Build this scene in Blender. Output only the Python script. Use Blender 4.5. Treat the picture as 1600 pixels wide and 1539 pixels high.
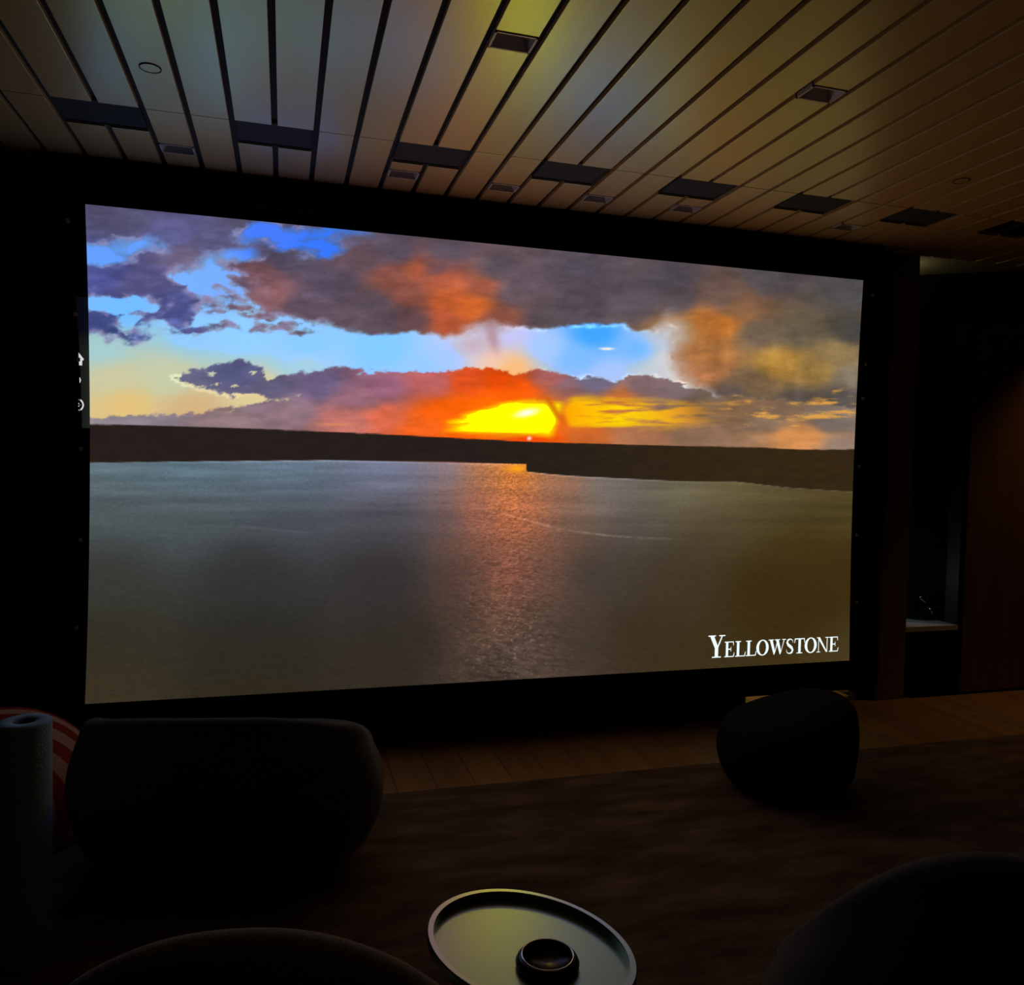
import bpy, bmesh, math, random
import numpy as np
from mathutils import Matrix, Vector
for o in list(bpy.data.objects): bpy.data.objects.remove(o)
S = bpy.context.scene
C = S.collection
EYE = 1.475                                    # camera height above the floor
CEIL = EYE+1.314                               # underside of the timber ceiling
# ---------------------------------------------------------------- camera
yaw, pitch, roll = 0.27837, -0.037588, 0.020542
f_ = Vector((math.sin(yaw)*math.cos(pitch), math.cos(yaw)*math.cos(pitch), math.sin(pitch)))
r_ = Vector((math.cos(yaw), -math.sin(yaw), 0)); u_ = r_.cross(f_)
r2 = math.cos(roll)*r_+math.sin(roll)*u_; u2 = -math.sin(roll)*r_+math.cos(roll)*u_
cd = bpy.data.cameras.new('camera'); cam = bpy.data.objects.new('camera', cd); C.objects.link(cam)
M = Matrix((r2, u2, -f_)).transposed().to_4x4(); M.translation = (0, 0, EYE); cam.matrix_world = M
cd.sensor_fit = 'HORIZONTAL'; cd.sensor_width = 36; cd.lens = 36*1249.63/1600; cd.clip_start = .02
S.camera = cam
# ---------------------------------------------------------------- world and exposure
w = bpy.data.worlds.new('world'); S.world = w; w.use_nodes = True
w.node_tree.nodes['Background'].inputs[0].default_value = (.5, .55, .6, 1)
w.node_tree.nodes['Background'].inputs[1].default_value = .002
S.view_settings.view_transform = 'Standard'; S.view_settings.look = 'None'
S.view_settings.exposure = 0; S.view_settings.gamma = 1; S.view_settings.use_curve_mapping = False
SCREEN_GAIN = 1.0
# ---------------------------------------------------------------- the film still shown on the screen
def _hash(ix, iy, s):
    n = (ix.astype(np.int64)*374761393 + iy.astype(np.int64)*668265263 + s*974634777) & 0x7fffffff
    n = ((n ^ (n >> 13))*1274126177) & 0x7fffffff
    return ((n ^ (n >> 16)) & 0xffff)/65535.0
def vnoise(x, y, s=0):
    ix = np.floor(x); iy = np.floor(y); fx = x-ix; fy = y-iy
    fx = fx*fx*fx*(fx*(fx*6-15)+10); fy = fy*fy*fy*(fy*(fy*6-15)+10)
    a = _hash(ix, iy, s); b = _hash(ix+1, iy, s); c = _hash(ix, iy+1, s); d = _hash(ix+1, iy+1, s)
    return (a+(b-a)*fx)*(1-fy)+(c+(d-c)*fx)*fy
def fbm(x, y, s=0, o=5, g=.5):
    r = 0; a = 1; t = 0
    for k in range(o):
        r = r+a*vnoise(x+17.3*k, y-9.1*k, s+k*31); t += a; a *= g
        x, y = 1.94*x+.53*y, 1.94*y-.53*x
    return r/t-.5
def sstep(a, b, x):
    t = np.clip((x-a)/(b-a), 0, 1); return t*t*(3-2*t)
def sdpoly(x, y, P):                      # signed distance to a polygon, positive inside
    d = np.full(x.shape, 1e9); ins = np.zeros(x.shape, bool); n = len(P)
    for i in range(n):
        x0, y0 = P[i]; x1, y1 = P[(i+1) % n]
        ex, ey = x1-x0, y1-y0
        t = np.clip(((x-x0)*ex+(y-y0)*ey)/(ex*ex+ey*ey+1e-9), 0, 1)
        d = np.minimum(d, (x-x0-t*ex)**2+(y-y0-t*ey)**2)
        if y0 != y1:
            c = ((y0 <= y) & (y1 > y)) | ((y1 <= y) & (y0 > y))
            ins ^= c & (x < x0+(y-y0)/(y1-y0)*ex)
    return np.where(ins, 1, -1)*np.sqrt(d)
def idw(x, y, S, p=1.8, e=20, ay=1.5):
    w_ = 0; c = 0
    for (sx, sy, r, g, b) in S:
        w = 1/(((x-sx)**2+((y-sy)*ay)**2+e*e)**p)
        c = c+w[:, None]*np.array([r, g, b], float); w_ = w_+w
    return c/w_[:, None]
SKY = [(150,350,110,150,220),(180,385,100,160,238),(430,365,70,125,238),(500,385,55,120,240),(330,450,120,178,242),(190,478,115,190,242),
(300,520,145,205,238),(160,545,165,205,208),(180,590,205,202,162),(200,632,228,195,125),(300,640,215,180,130),(380,520,145,210,248),
(480,545,135,205,250),(600,545,130,205,252),(700,560,165,205,250),(660,575,150,205,245),(770,562,250,205,180),(790,530,200,200,240),
(850,545,165,205,252),(930,520,60,165,250),(900,560,125,190,248),(1000,545,105,185,245),(1040,560,215,212,214),(1050,590,212,208,205),(1030,535,190,200,222),(1022,590,200,205,215),(1046,520,205,200,205),
(950,590,170,200,235),(740,545,215,210,235),(260,590,200,205,170),(400,610,225,205,150),(800,572,255,190,120),(480,565,170,210,225)]
UPC = [(200,335,92,83,96),(400,345,93,84,94),(600,370,100,85,97),(900,420,92,80,86),(1200,430,85,75,75),(1330,450,84,77,74),(1330,520,75,68,60),
(160,420,85,85,125),(230,440,95,85,112),(180,510,78,84,125),(260,480,84,84,120),(290,400,115,95,105),(270,370,108,100,128),(400,430,132,85,80),
(420,460,150,98,92),(520,440,95,80,92),(580,480,95,78,84),(620,430,150,86,70),(650,422,185,92,60),(700,470,212,98,48),(740,480,225,106,42),
(700,502,190,88,52),(640,500,115,80,80),(760,450,165,88,62),(800,460,105,85,88),(900,480,95,80,85),(1000,470,95,82,85),(1062,510,165,115,65),
(1100,500,185,110,48),(1130,505,195,112,44),(1100,560,180,115,60),(1180,520,108,88,68),(1080,580,175,110,68),(1220,570,190,138,60),
(1270,580,168,127,65),(1310,550,150,120,75),(1330,590,130,115,90),(1180,600,130,100,68),(1150,622,100,85,75),(1250,632,95,82,72),
(1320,620,90,80,72),(450,400,92,80,92),(1150,480,130,90,60),(1250,520,110,95,72),(560,400,105,80,85),(780,500,150,85,65),(1050,440,88,77,80),
(680,418,120,80,78),(690,440,185,92,60),(330,380,98,88,108),(700,392,98,82,90),(620,395,98,82,92),(780,420,98,82,86),(820,440,100,82,86),(640,460,150,85,68),(600,500,96,78,84),(1130,465,110,84,72),(1060,470,95,80,80),(850,495,98,82,84),(480,480,105,82,90),(370,440,110,84,90)]
LOC = [(300,600,105,105,135),(360,580,88,90,132),(420,605,100,95,125),(500,600,108,94,130),(560,620,150,105,122),(450,640,150,120,132),
(350,656,150,125,128),(200,656,140,130,138),(600,610,145,95,120),(600,650,220,105,78),(680,600,175,92,98),(700,640,250,92,15),(740,600,230,82,35),
(780,600,245,78,10),(820,602,240,82,14),(660,665,240,98,32),(860,590,165,95,98),(890,605,125,100,122),(920,600,98,98,130),(1000,605,125,100,105),
(1060,612,125,105,110),(960,622,190,110,60),(1100,630,120,100,85),(1150,640,125,95,70),(1200,660,130,105,85),(1000,675,165,110,78),
(1100,685,150,115,90),(1300,660,122,108,100),(1250,682,210,140,82),(1320,690,150,125,110),(900,675,195,100,48),(860,682,230,88,15),(760,640,255,105,5),
(540,655,185,110,100),(720,672,250,95,10)]
WAT = [(160,730,105,126,136),(300,735,105,130,146),(450,735,110,130,150),(600,730,125,130,156),(700,735,142,125,135),(760,735,192,130,90),
(800,735,228,130,46),(815,745,220,120,46),(850,757,162,115,90),(950,765,125,115,110),(1080,770,115,108,85),(1200,790,90,80,50),(1320,792,84,71,38),
(160,800,84,94,97),(300,800,84,92,94),(450,810,79,84,91),(600,810,84,81,89),(700,810,105,85,85),(755,800,175,105,80),(800,800,205,112,66),
(842,800,182,105,75),(880,810,112,92,82),(1000,820,95,85,78),(1100,830,84,71,48),(1250,850,74,57,22),(160,900,66,68,63),(400,900,60,60,60),
(600,900,63,58,58),(720,900,92,70,63),(790,900,170,100,78),(850,900,120,85,74),(920,900,80,70,62),(1050,900,77,64,47),(1200,920,69,51,20),
(1310,900,71,54,22),(160,1000,60,56,43),(160,1080,68,58,40),(400,1000,53,50,43),(400,1080,56,48,34),(650,1000,60,52,46),(780,970,128,90,72),
(800,1012,102,82,72),(780,1050,70,60,50),(900,1000,76,64,54),(1000,1000,70,56,38),(1100,1040,73,58,31),(1250,960,67,49,19),(1320,1022,86,69,36),
(600,1070,60,52,40),(730,960,82,65,56),(850,970,92,74,62),(740,800,150,98,82),(865,770,150,108,85),(745,900,120,82,70),(1150,760,112,98,65)]
UPP = [(120,300),(120,532),(150,525),(185,528),(205,533),(222,527),(216,512),(248,498),(275,521),(300,505),(308,482),(325,476),(308,455),(300,438),(285,420),
(330,405),(352,412),(347,440),(372,448),(378,462),(400,470),(440,492),(480,503),(530,512),(580,523),(640,519),(690,525),(730,514),(765,510),(800,516),
(850,515),(882,508),(920,505),(975,500),(990,515),(1020,518),(1042,500),(1058,510),(1052,560),(1062,590),(1100,612),(1160,640),(1400,650),(1400,300)]
BLOB = [(272,588),(310,577),(345,567),(385,565),(402,573),(420,590),(445,588),(470,580),(540,577),(585,582),(640,578),(690,579),(720,577),(752,572),
(775,576),(803,586),(830,580),(862,574),(880,585),(900,594),(920,588),(960,593),(982,587),(1012,587),(1042,590),(1075,604),(1110,616),(1400,640),
(1400,720),(560,720),(520,640),(470,622),(440,628),(410,616),(385,612),(360,620),(330,612),(290,604)]
HAZE = [(100,652),(200,650),(280,648),(330,642),(400,630),(470,615),(600,600),(1400,650),(1400,730),(100,730)]
def line(x, P): return np.interp(x, [p[0] for p in P], [p[1] for p in P])
def bump(x, y, cx, cy, rx, ry): return np.exp(-((x-cx)/rx)**2-((y-cy)/ry)**2)
def paint(x, y):
    """colour (display-referred, 0..1) of the film frame at the points x, y of its layout"""
    q = lambda sx, sy, s, o=5, g=.5: fbm(x/sx, y/sy, s, o, g)
    wx = x+26*q(60, 40, 11); wy = y+16*q(60, 40, 57)
    n1 = q(34, 20, 3, 6, .6); n2 = q(90, 45, 5)
    C = idw(x, y+6*n2, SKY)
    # high cloud deck with its ragged lower edge and blue holes
    sd = sdpoly(wx, wy, UPP)
    hx = wx+46*q(38, 22, 21, 5, .6); hy = wy+26*q(38, 22, 25, 5, .6)
    for (cx, cy, rx, ry, k) in [(165,398,42,15,26),(215,385,40,10,16),(420,366,50,14,20),(505,384,32,17,22),(325,446,30,13,30),(345,425,26,7,16),(372,396,26,10,16),
                                (460,380,55,8,12),(180,477,50,11,22),(195,502,18,12,16),(285,430,20,8,12),(470,362,70,10,12)]:
        rr = np.sqrt(((hx-cx)/(1.1*rx))**2+((hy-cy)/(1.1*ry))**2)
        sd = np.minimum(sd, (rr-1)*min(rx, 2.2*ry)*1.1)
    for (cx, cy, rx, ry, k) in [(345,463,25,5,16),(395,492,34,6,20),(432,503,24,4,16),(345,508,30,4,16),(470,518,16,3,12),(295,512,24,6,14),(360,478,26,4,12),(318,470,20,6,12),(340,452,16,4,10),(375,468,16,4,10),(330,486,18,3,10)]:
        sd = np.maximum(sd, (1-np.sqrt(((hx-cx)/rx)**2+((hy-cy)/ry)**2))*ry*1.3)
    soft = 4.5+14*sstep(440, 390, y)*sstep(640, 560, x)+26*sstep(1000, 1060, x)*sstep(640, 520, y)+22*bump(x, y, 760, 530, 40, 30)
    sdn = sd+(13+14*sstep(560, 420, x))*n1+7*q(16, 10, 77, 5, .6)
    u = sstep(-1, 1, sdn/soft)
    up = idw(.5*wx+.5*x, .5*wy+.5*y, UPC, 2.4, 18)*np.array([.96, .99, 1.05])*(1+np.array([-.06, -.02, .10])*sstep(560, 300, x)[:, None])
    tex = q(30, 12, 71, 6, .66)
    lightn = .98+.30*tex+.26*n2+.3*q(70, 18, 91)*sstep(560, 300, x)+.16*q(80, 14, 95)
    up = up*np.clip(lightn, .6, 1.6)[:, None]
    up = up+(sstep(.02, .3, q(45, 22, 131, 5)-.02)*sstep(620, 330, x)*sstep(360, 400, y)*28)[:, None]*np.array([.7, .8, 1.1])
    # golden rain shafts on the right
    sh = q(26, 90, 201, 4)
    up = up*(1+.3*sh*sstep(1040, 1130, x)*sstep(440, 540, y))[:, None]
    C = C*(1-u)[:, None]+up*u[:, None]
    edge = np.exp(-((sdn-3)/7.0)**2)*sstep(620, 420, x)*np.clip(.7+5*q(18, 12, 151, 3), 0, 1.6)*.42
    C = C*(1-edge)[:, None]+np.array([158, 150, 190])*edge[:, None]
    rim = np.exp(-((sdn+4)/3.2)**2)*sstep(640, 800, x)*sstep(1075, 1040, x)*sstep(490, 500, y)
    C = C+(rim*(12+16*sstep(800, 860, x))*np.clip(.8+6*q(22, 22, 141, 3), 0, 2.4))[:, None]*np.array([1., .95, .9])
    # virga below the deck above the sun
    v = np.clip(bump(x, y, 768+.25*(y-520), 528, 9, 22)+.6*bump(x, y, 740, 540, 30, 16), 0, 1)*.55
    C = C*(1-v)[:, None]+np.array([175, 120, 120])*v[:, None]
    # low cloud bank
    sh2 = 3.2*np.abs(q(17, 12, 301, 4, .6))*5
    lm = np.maximum(sdpoly(wx*.6+x*.4, wy*.6+y*.4, BLOB), sdpoly(x, y+6*n2, HAZE))
    ln_ = (20*q(26, 12, 311, 6, .62)+.6*sh2-2)*sstep(-11, -4, lm)
    low = sstep(-2.4, 2.6, lm+ln_-14*sstep(.08, .3, q(30, 14, 331, 4, .6))*sstep(480, 400, x)*(y > 580)*(y < 630))
    lo = idw(wx, wy, LOC, 2.0, 12, 1.8)
    lo = lo*np.clip(1+.30*q(36, 12, 321, 6, .6)+.25*n2, .6, 1.5)[:, None]
    C = C*(1-low)[:, None]+lo*low[:, None]
    rim = np.exp(-((lm+ln_+2)/2.6)**2)*sstep(790, 830, x)*sstep(1100, 1060, x)*(y < 612)
    C = C+(rim*34*np.clip(.8+6*q(18, 18, 145, 3), 0, 2.6))[:, None]*np.array([1, .9, .75])
    rimL = np.exp(-((lm+ln_+1)/2.4)**2)*sstep(450, 350, x)*(y > 585)*(y < 622)
    C = C+(rimL*35)[:, None]*np.array([1, .95, .7])
    # streaks of light in the bank, right of the sun
    st = q(60, 7, 401, 4, .55); st2 = q(34, 8, 411, 4, .55)
    m = sstep(872, 886, x-.4*(y-640))*sstep(1150, 1040, x)*sstep(-.10, .16, .8*st+.16-np.abs(y-(642+.06*(x-900)))/ (16+.05*np.clip(1100-x, 0, 300)) *.14)*sstep(616, 634, y+16*q(70, 10, 421, 4)-14*sstep(900, 870, x))*sstep(676, 658, y+8*q(60, 8, 425, 4))
    C = C*(1-m)[:, None]+(np.array([255, 222, 8])*(1-sstep(950, 1100, x))[:, None]+np.array([232, 150, 40])*sstep(950, 1100, x)[:, None])*m[:, None]
    m = sstep(1090, 1180, x)*sstep(-.04, .3, 1.3*q(40, 7, 415, 5, .6)+.10-np.abs(y-(641-.055*(x-1180)))/9*.12)*.85
    C = C*(1-m)[:, None]+np.array([238, 168, 70])*m[:, None]
    m = bump(x, y, 1250, 680, 70, 6)*.5+bump(x, y, 520, 663, 22, 1.6)*.7*(1+st)
    m = np.clip(m, 0, 1); C = C*(1-m)[:, None]+np.array([232, 155, 80])*m[:, None]
    # the sun behind the bank
    g = bump(x, y, 800, 645, 120, 36); C = C*(1-.8*g)[:, None]+np.array([255, 108, 0])*(.8*g)[:, None]
    f = (y-(622+.0016*(x-838)**2*1.0))+9*q(40, 12, 431)+10*q(60, 6, 441)
    f = np.where(x < 838, (y-(622+.0022*(838-x)**2*.75))+12*q(50, 7, 441, 5, .6), f)
    m = sstep(-3, 12, f)*sstep(676, 720, x+60*q(50, 7, 445, 4))*sstep(884, 868, x+.3*(y-640))*sstep(688, 676, y+10*q(60, 6, 451)-.05*(x-820))
    yel = np.array([255, 190, 0])+(np.array([255, 246, 0])-np.array([255, 190, 0]))*np.clip(1.7*bump(x, y, 815, 648, 90, 26)+1.2*st, 0, 1)[:, None]
    C = C*(1-m)[:, None]+yel*m[:, None]
    dx = x-866-.62*(y-640)
    m = np.exp(-(dx/6.5)**2)*sstep(612, 630, y)*sstep(662, 650, y)*.75
    C = C*(1-m)[:, None]+np.array([205, 92, 12])*m[:, None]
    m = np.clip(1.6*bump(x, y+.2*(x-823), 823, 645, 12, 4), 0, 1); C = C*(1-m)[:, None]+np.array([255, 255, 225])*m[:, None]
    m = bump(x, y, 826, 686, 34, 4)*.8; C = C*(1-m)[:, None]+np.array([250, 60, 5])*m[:, None]
    m = np.clip(1.5*bump(x, y, 827, 685, 3, 2.6), 0, 1); C = C*(1-m)[:, None]+np.array([255, 205, 190])*m[:, None]
    m = np.clip(1.4*bump(x, y+2*n1, 948, 545, 10, 1.8), 0, 1); C = C*(1-m)[:, None]+np.array([250, 240, 215])*m[:, None]
    # lake
    top = line(x, [(100,724),(140,723),(300,721),(520,719),(700,722),(822,725.5),(823,737),(860,741),(900,744),(1000,749),(1060,752),(1150,752.5),(1230,762),(1400,773)])
    k = np.exp(-((x-800)/150)**4)[:, None]
    far = [p for p in WAT if not 690 < p[0] < 900]
    W = (idw(x, y, WAT, 1.9, 40, 1.0)*k+idw(x, y, far, 2.6, 78, 1.3)*.97*(1-k))*.97
    W = W*(1-.11*sstep(760, 900, y))[:, None]
    dep = np.clip((y-722-.022*np.clip(x-700, 0, 900))/360, 0, 1); sc = .45+1.5*dep
    wn = fbm(x/(6*sc), y/(2.8*sc), 501, 4, .7); wl = fbm(x/150, y/11, 511, 4)
    strk = bump(x, 0*x, 800-.02*(y-740), 0, 62+.05*(y-740), 1)
    W = W*np.clip(1+.36*wl*sstep(.5, .05, dep)+(.20+.75*strk)*wn, .35, 2.2)[:, None]
    spk = sstep(.20, .34, fbm(x/5, y/3.2, 531, 2, .6))*strk*sstep(.25, .7, dep)
    W = W+(spk*34)[:, None]*np.array([1, .9, .8])
    wk = line(x, [(770,798),(820,812),(880,828),(960,838),(1020,841),(1080,843)])
    m = np.exp(-((y-wk)/1.6)**2)*sstep(765, 800, x)*sstep(1085, 1000, x)*np.clip(.55+1.3*q(9, 5, 541, 3), 0, 1)
    wk = line(x, [(370,822),(420,827),(490,833)])
    m = m+.22*np.exp(-((y-wk)/1.5)**2)*sstep(368, 380, x)*sstep(495, 480, x)
    W = W+(m*46)[:, None]*np.array([1, .93, .9])
    gl = np.exp(-((y-top)/2.2)**2)*sstep(1150, 900, x)*.5*sstep(150, 420, x)
    W = W+(gl*70)[:, None]
    gl = bump(x, y, 808, 732, 18, 6); W = W*(1-gl)[:, None]+np.array([255, 165, 30])*gl[:, None]
    k = sstep(-.7, .7, y-top); C = C*(1-k)[:, None]+W*k[:, None]
    # far shore
    hill = line(x, [(100,662),(140,663),(230,664.5),(330,667.5),(440,671.5),(520,675),(600,678.5),(690,683),(760,686.5),(830,690.5),(920,693),(1000,695),(1180,699),(1260,702.5),(1340,702),(1400,702)])
    hill = hill+1.2*q(14, 1e4, 601, 3)
    k = sstep(-.7, .7, y-hill)*sstep(.7, -.7, y-top)
    hc = np.array([38, 30, 26])+(np.array([52, 38, 20])-np.array([38, 30, 26]))*sstep(700, 1250, x)[:, None]
    hc = hc*(1+.2*q(20, 8, 611))[:, None]
    C = C*(1-k)[:, None]+hc*k[:, None]
    return np.clip(C/255, 0, 1)
# ---------------------------------------------------------------- helpers
def lin(c): return tuple(((v/255)/12.92 if v/255 <= .04045 else ((v/255+.055)/1.055)**2.4) for v in c)
MATS = {}
def mat(name, col, rough=.6, metal=0, spec=.5, coat=0, coat_rough=.3, coat_ior=1.5, bump=None, vary=None, sheen=0):
    """vary = (scale xyz, second colour, strength); bump = (scale, strength)"""
    m = bpy.data.materials.new(name); m.use_nodes = True; nt = m.node_tree; b = nt.nodes['Principled BSDF']
    b.inputs['Base Color'].default_value = (*col, 1); b.inputs['Roughness'].default_value = rough
    b.inputs['Metallic'].default_value = metal; b.inputs['Specular IOR Level'].default_value = spec
    b.inputs['Coat Weight'].default_value = coat; b.inputs['Coat Roughness'].default_value = coat_rough; b.inputs['Coat IOR'].default_value = coat_ior
    b.inputs['Sheen Weight'].default_value = sheen
    tc = nt.nodes.new('ShaderNodeTexCoord')
    if vary:
        mp = nt.nodes.new('ShaderNodeMapping'); mp.inputs['Scale'].default_value = vary[0]
        oi = nt.nodes.new('ShaderNodeObjectInfo'); ad = nt.nodes.new('ShaderNodeVectorMath'); ad.operation = 'ADD'
        sc = nt.nodes.new('ShaderNodeVectorMath'); sc.operation = 'SCALE'; sc.inputs['Scale'].default_value = 40
        cb = nt.nodes.new('ShaderNodeCombineXYZ')
        for k in range(3): nt.links.new(oi.outputs['Random'], cb.inputs[k])
        nt.links.new(cb.outputs[0], sc.inputs[0])
        nt.links.new(tc.outputs['Object'], mp.inputs['Vector']); nt.links.new(mp.outputs[0], ad.inputs[0]); nt.links.new(sc.outputs[0], ad.inputs[1])
        n = nt.nodes.new('ShaderNodeTexNoise'); n.inputs['Scale'].default_value = 1; n.inputs['Detail'].default_value = 6; n.inputs['Roughness'].default_value = .6
        nt.links.new(ad.outputs[0], n.inputs['Vector'])
        rp = nt.nodes.new('ShaderNodeMapRange'); rp.inputs[1].default_value = .3; rp.inputs[2].default_value = .7
        nt.links.new(n.outputs['Fac'], rp.inputs[0])
        av = nt.nodes.new('ShaderNodeMath'); av.operation = 'MULTIPLY_ADD'
        nt.links.new(oi.outputs['Random'], av.inputs[0]); av.inputs[1].default_value = vary[3] if len(vary) > 3 else 0
        nt.links.new(rp.outputs[0], av.inputs[2])
        ml = nt.nodes.new('ShaderNodeMath'); ml.operation = 'MULTIPLY'; ml.use_clamp = True; ml.inputs[1].default_value = vary[2]
        nt.links.new(av.outputs[0], ml.inputs[0])
        mx = nt.nodes.new('ShaderNodeMix'); mx.data_type = 'RGBA'
        mx.inputs[6].default_value = (*col, 1); mx.inputs[7].default_value = (*vary[1], 1)
        nt.links.new(ml.outputs[0], mx.inputs[0]); nt.links.new(mx.outputs[2], b.inputs['Base Color'])
    if bump:
        n = nt.nodes.new('ShaderNodeTexNoise'); n.inputs['Scale'].default_value = bump[0]; n.inputs['Detail'].default_value = 4
        nt.links.new(tc.outputs['Object'], n.inputs['Vector'])
        bp = nt.nodes.new('ShaderNodeBump'); bp.inputs['Strength'].default_value = bump[1]; bp.inputs['Distance'].default_value = .01
        nt.links.new(n.outputs['Fac'], bp.inputs['Height']); nt.links.new(bp.outputs[0], b.inputs['Normal'])
    MATS[name] = m; return m
def emis(name, col, strength):
    m = bpy.data.materials.new(name); m.use_nodes = True; nt = m.node_tree; nt.nodes.clear()
    e = nt.nodes.new('ShaderNodeEmission'); e.inputs[0].default_value = (*col, 1); e.inputs[1].default_value = strength
    o = nt.nodes.new('ShaderNodeOutputMaterial'); nt.links.new(e.outputs[0], o.inputs[0]); MATS[name] = m; return m
class MB:
    """collects shapes for one mesh"""
    def __init__(s): s.v = []; s.f = []
    def add(s, V, F):
        n = len(s.v); s.v += [tuple(p) for p in V]; s.f += [tuple(i+n for i in f) for f in F]; return s
    def box(s, x0, x1, y0, y1, z0, z1, c=0):
        if c:                                   # chamfered box
            bm = bmesh.new(); bmesh.ops.create_cube(bm, size=1)
            for v in bm.verts: v.co = Vector(((x0+x1)/2+v.co.x*(x1-x0), (y0+y1)/2+v.co.y*(y1-y0), (z0+z1)/2+v.co.z*(z1-z0)))
            bmesh.ops.bevel(bm, geom=list(bm.edges), offset=c, segments=2, profile=.6, affect='EDGES')
            bm.verts.index_update(); s.add([v.co[:] for v in bm.verts], [[v.index for v in f.verts] for f in bm.faces]); bm.free(); return s
        V = [(x, y, z) for z in (z0, z1) for y in (y0, y1) for x in (x0, x1)]
        return s.add(V, [(0, 2, 3, 1), (4, 5, 7, 6), (0, 1, 5, 4), (2, 6, 7, 3), (0, 4, 6, 2), (1, 3, 7, 5)])
    def tube(s, P, r, n=8, cap=True):
        P = [Vector(p) for p in P]; R = r if isinstance(r, (list, tuple)) else [r]*len(P)
        rings = []
        for i, p in enumerate(P):
            d = (P[min(i+1, len(P)-1)]-P[max(i-1, 0)]).normalized()
            a = d.cross(Vector((0, 0, 1)) if abs(d.z) < .9 else Vector((1, 0, 0))).normalized(); b = d.cross(a)
            rings.append([p+R[i]*(math.cos(t)*a+math.sin(t)*b) for t in [2*math.pi*k/n for k in range(n)]])
        V = [q for r_ in rings for q in r_]; F = []
        for i in range(len(P)-1):
            for k in range(n): F.append((i*n+k, i*n+(k+1) % n, (i+1)*n+(k+1) % n, (i+1)*n+k))
        if cap: F += [tuple(range(n))[::-1], tuple(range((len(P)-1)*n, len(P)*n))]
        return s.add(V, F)
    def lathe(s, prof, n=32, sx=1, sy=1, c=(0, 0, 0), closed=False, ex=2.0):
        V = []; F = []
        for (r, z) in prof:
            for k in range(n):
                t = 2*math.pi*k/n; co, si = math.cos(t), math.sin(t)
                px = math.copysign(abs(co)**(2/ex), co); py = math.copysign(abs(si)**(2/ex), si)
                V.append((c[0]+r*sx*px, c[1]+r*sy*py, c[2]+z))
        m = len(prof)
        for i in range(m if closed else m-1):
            j = (i+1) % m
            for k in range(n): F.append((i*n+k, i*n+(k+1) % n, j*n+(k+1) % n, j*n+k))
        if not closed:
            F.append(tuple(range(n))[::-1]); F.append(tuple(range((m-1)*n, m*n)))
        return s.add(V, F)
    def build(s, name, m, parent=None, smooth=False, loc=None):
        me = bpy.data.meshes.new(name); me.from_pydata(s.v, [], s.f); me.validate(); me.update()
        if s.f:
            bm = bmesh.new(); bm.from_mesh(me); bmesh.ops.recalc_face_normals(bm, faces=bm.faces); bm.to_mesh(me); bm.free()
        me.materials.append(MATS[m] if isinstance(m, str) else m)
        if smooth: me.polygons.foreach_set('use_smooth', [True]*len(me.polygons))
        return link(name, me, parent, loc)
def link(name, me, parent=None, loc=None):
    o = bpy.data.objects.new(name, me); C.objects.link(o)
    if parent: o.parent = parent
    if loc: o.location = loc
    return o
def tag(o, label=None, cat=None, group=None, kind=None):
    if label: o['label'] = label
    if cat: o['category'] = cat
    if group: o['group'] = group
    if kind: o['kind'] = kind
    return o
def thing(name, label, cat, loc=(0, 0, 0), rz=0, group=None):
    o = bpy.data.objects.new(name, None); C.objects.link(o); o.empty_display_size = .1
    o.location = loc; o.rotation_euler = (0, 0, rz); return tag(o, label, cat, group)
def struct(mb, name, m): return tag(mb.build(name, m), kind='structure')
Zr = lambda z: z+EYE                            # height measured from the eye -> above the floor
# ---------------------------------------------------------------- materials
mat('ceiling_wood', (.90, .57, .22), .33, vary=((14, .7, 14), (.76, .44, .15), .6, .4))
MATS['ceiling_wood'].node_tree.nodes['Principled BSDF'].inputs['IOR'].default_value = 3.8
MATS['ceiling_wood'].node_tree.nodes['Principled BSDF'].inputs['Specular Tint'].default_value = (.76, 1, .52, 1)
mat('floor_wood', (.56, .35, .155), .38, coat=.6, coat_rough=.3, vary=((16, .8, 16), (.36, .21, .085), .8, .7))
mat('floor_base', (.03, .02, .012), .8)
mat('void', (.004, .004, .004), .9, spec=.1)
mat('wall_dark', (.012, .010, .009), .85, spec=.2, vary=((2, 2, 2), (.008, .007, .006), .6))
mat('wall_wood', (.24, .16, .10), .5, vary=((14, 14, .8), (.18, .115, .07), .8))
mat('plaster', (.42, .38, .26), .9, spec=.2)
mat('black_case', (.006, .006, .007), .6, spec=.2)
mat('black_cloth', (.005, .005, .005), .95, spec=.05)
mat('panel_cloth', (.05, .05, .058), .9, spec=.1, bump=(300, .2))
mat('clip', (.9, .9, .9), .6)
mat('cable', (.03, .03, .03), .5)
mat('vent', (.065, .07, .062), .8, spec=.1)
mat('groove', (.075, .078, .07), .8, spec=.1)
mat('trim_metal', (.75, .65, .48), .4, spec=.5)
mat('reflector', (.62, .56, .50), .35)
mat('lens_off', (.03, .03, .03), .2)
mat('chair_fabric', (.12, .13, .12), .9, spec=.25, sheen=.15, bump=(260, .35), vary=((9, 9, 9), (.092, .10, .092), .7))
mat('pouf_fabric', (.012, .012, .012), .95, spec=.15, bump=(260, .3))
mat('brown_fabric', (.33, .31, .23), .9, spec=.25, sheen=.15, bump=(260, .35), vary=((9, 9, 9), (.27, .24, .18), .7))
mat('plinth', (.01, .01, .01), .6)
mat('rug', (.27, .205, .14), 1, spec=.05, bump=(160, .8), vary=((3.0, 9, 1), (.11, .078, .05), 1.2))
mat('tray', (.30, .40, .27), .34, metal=1)
mat('tray_rim', (.36, .44, .34), .3, metal=1)
mat('gloss_black', (.004, .004, .005), .3, spec=.4)
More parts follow.
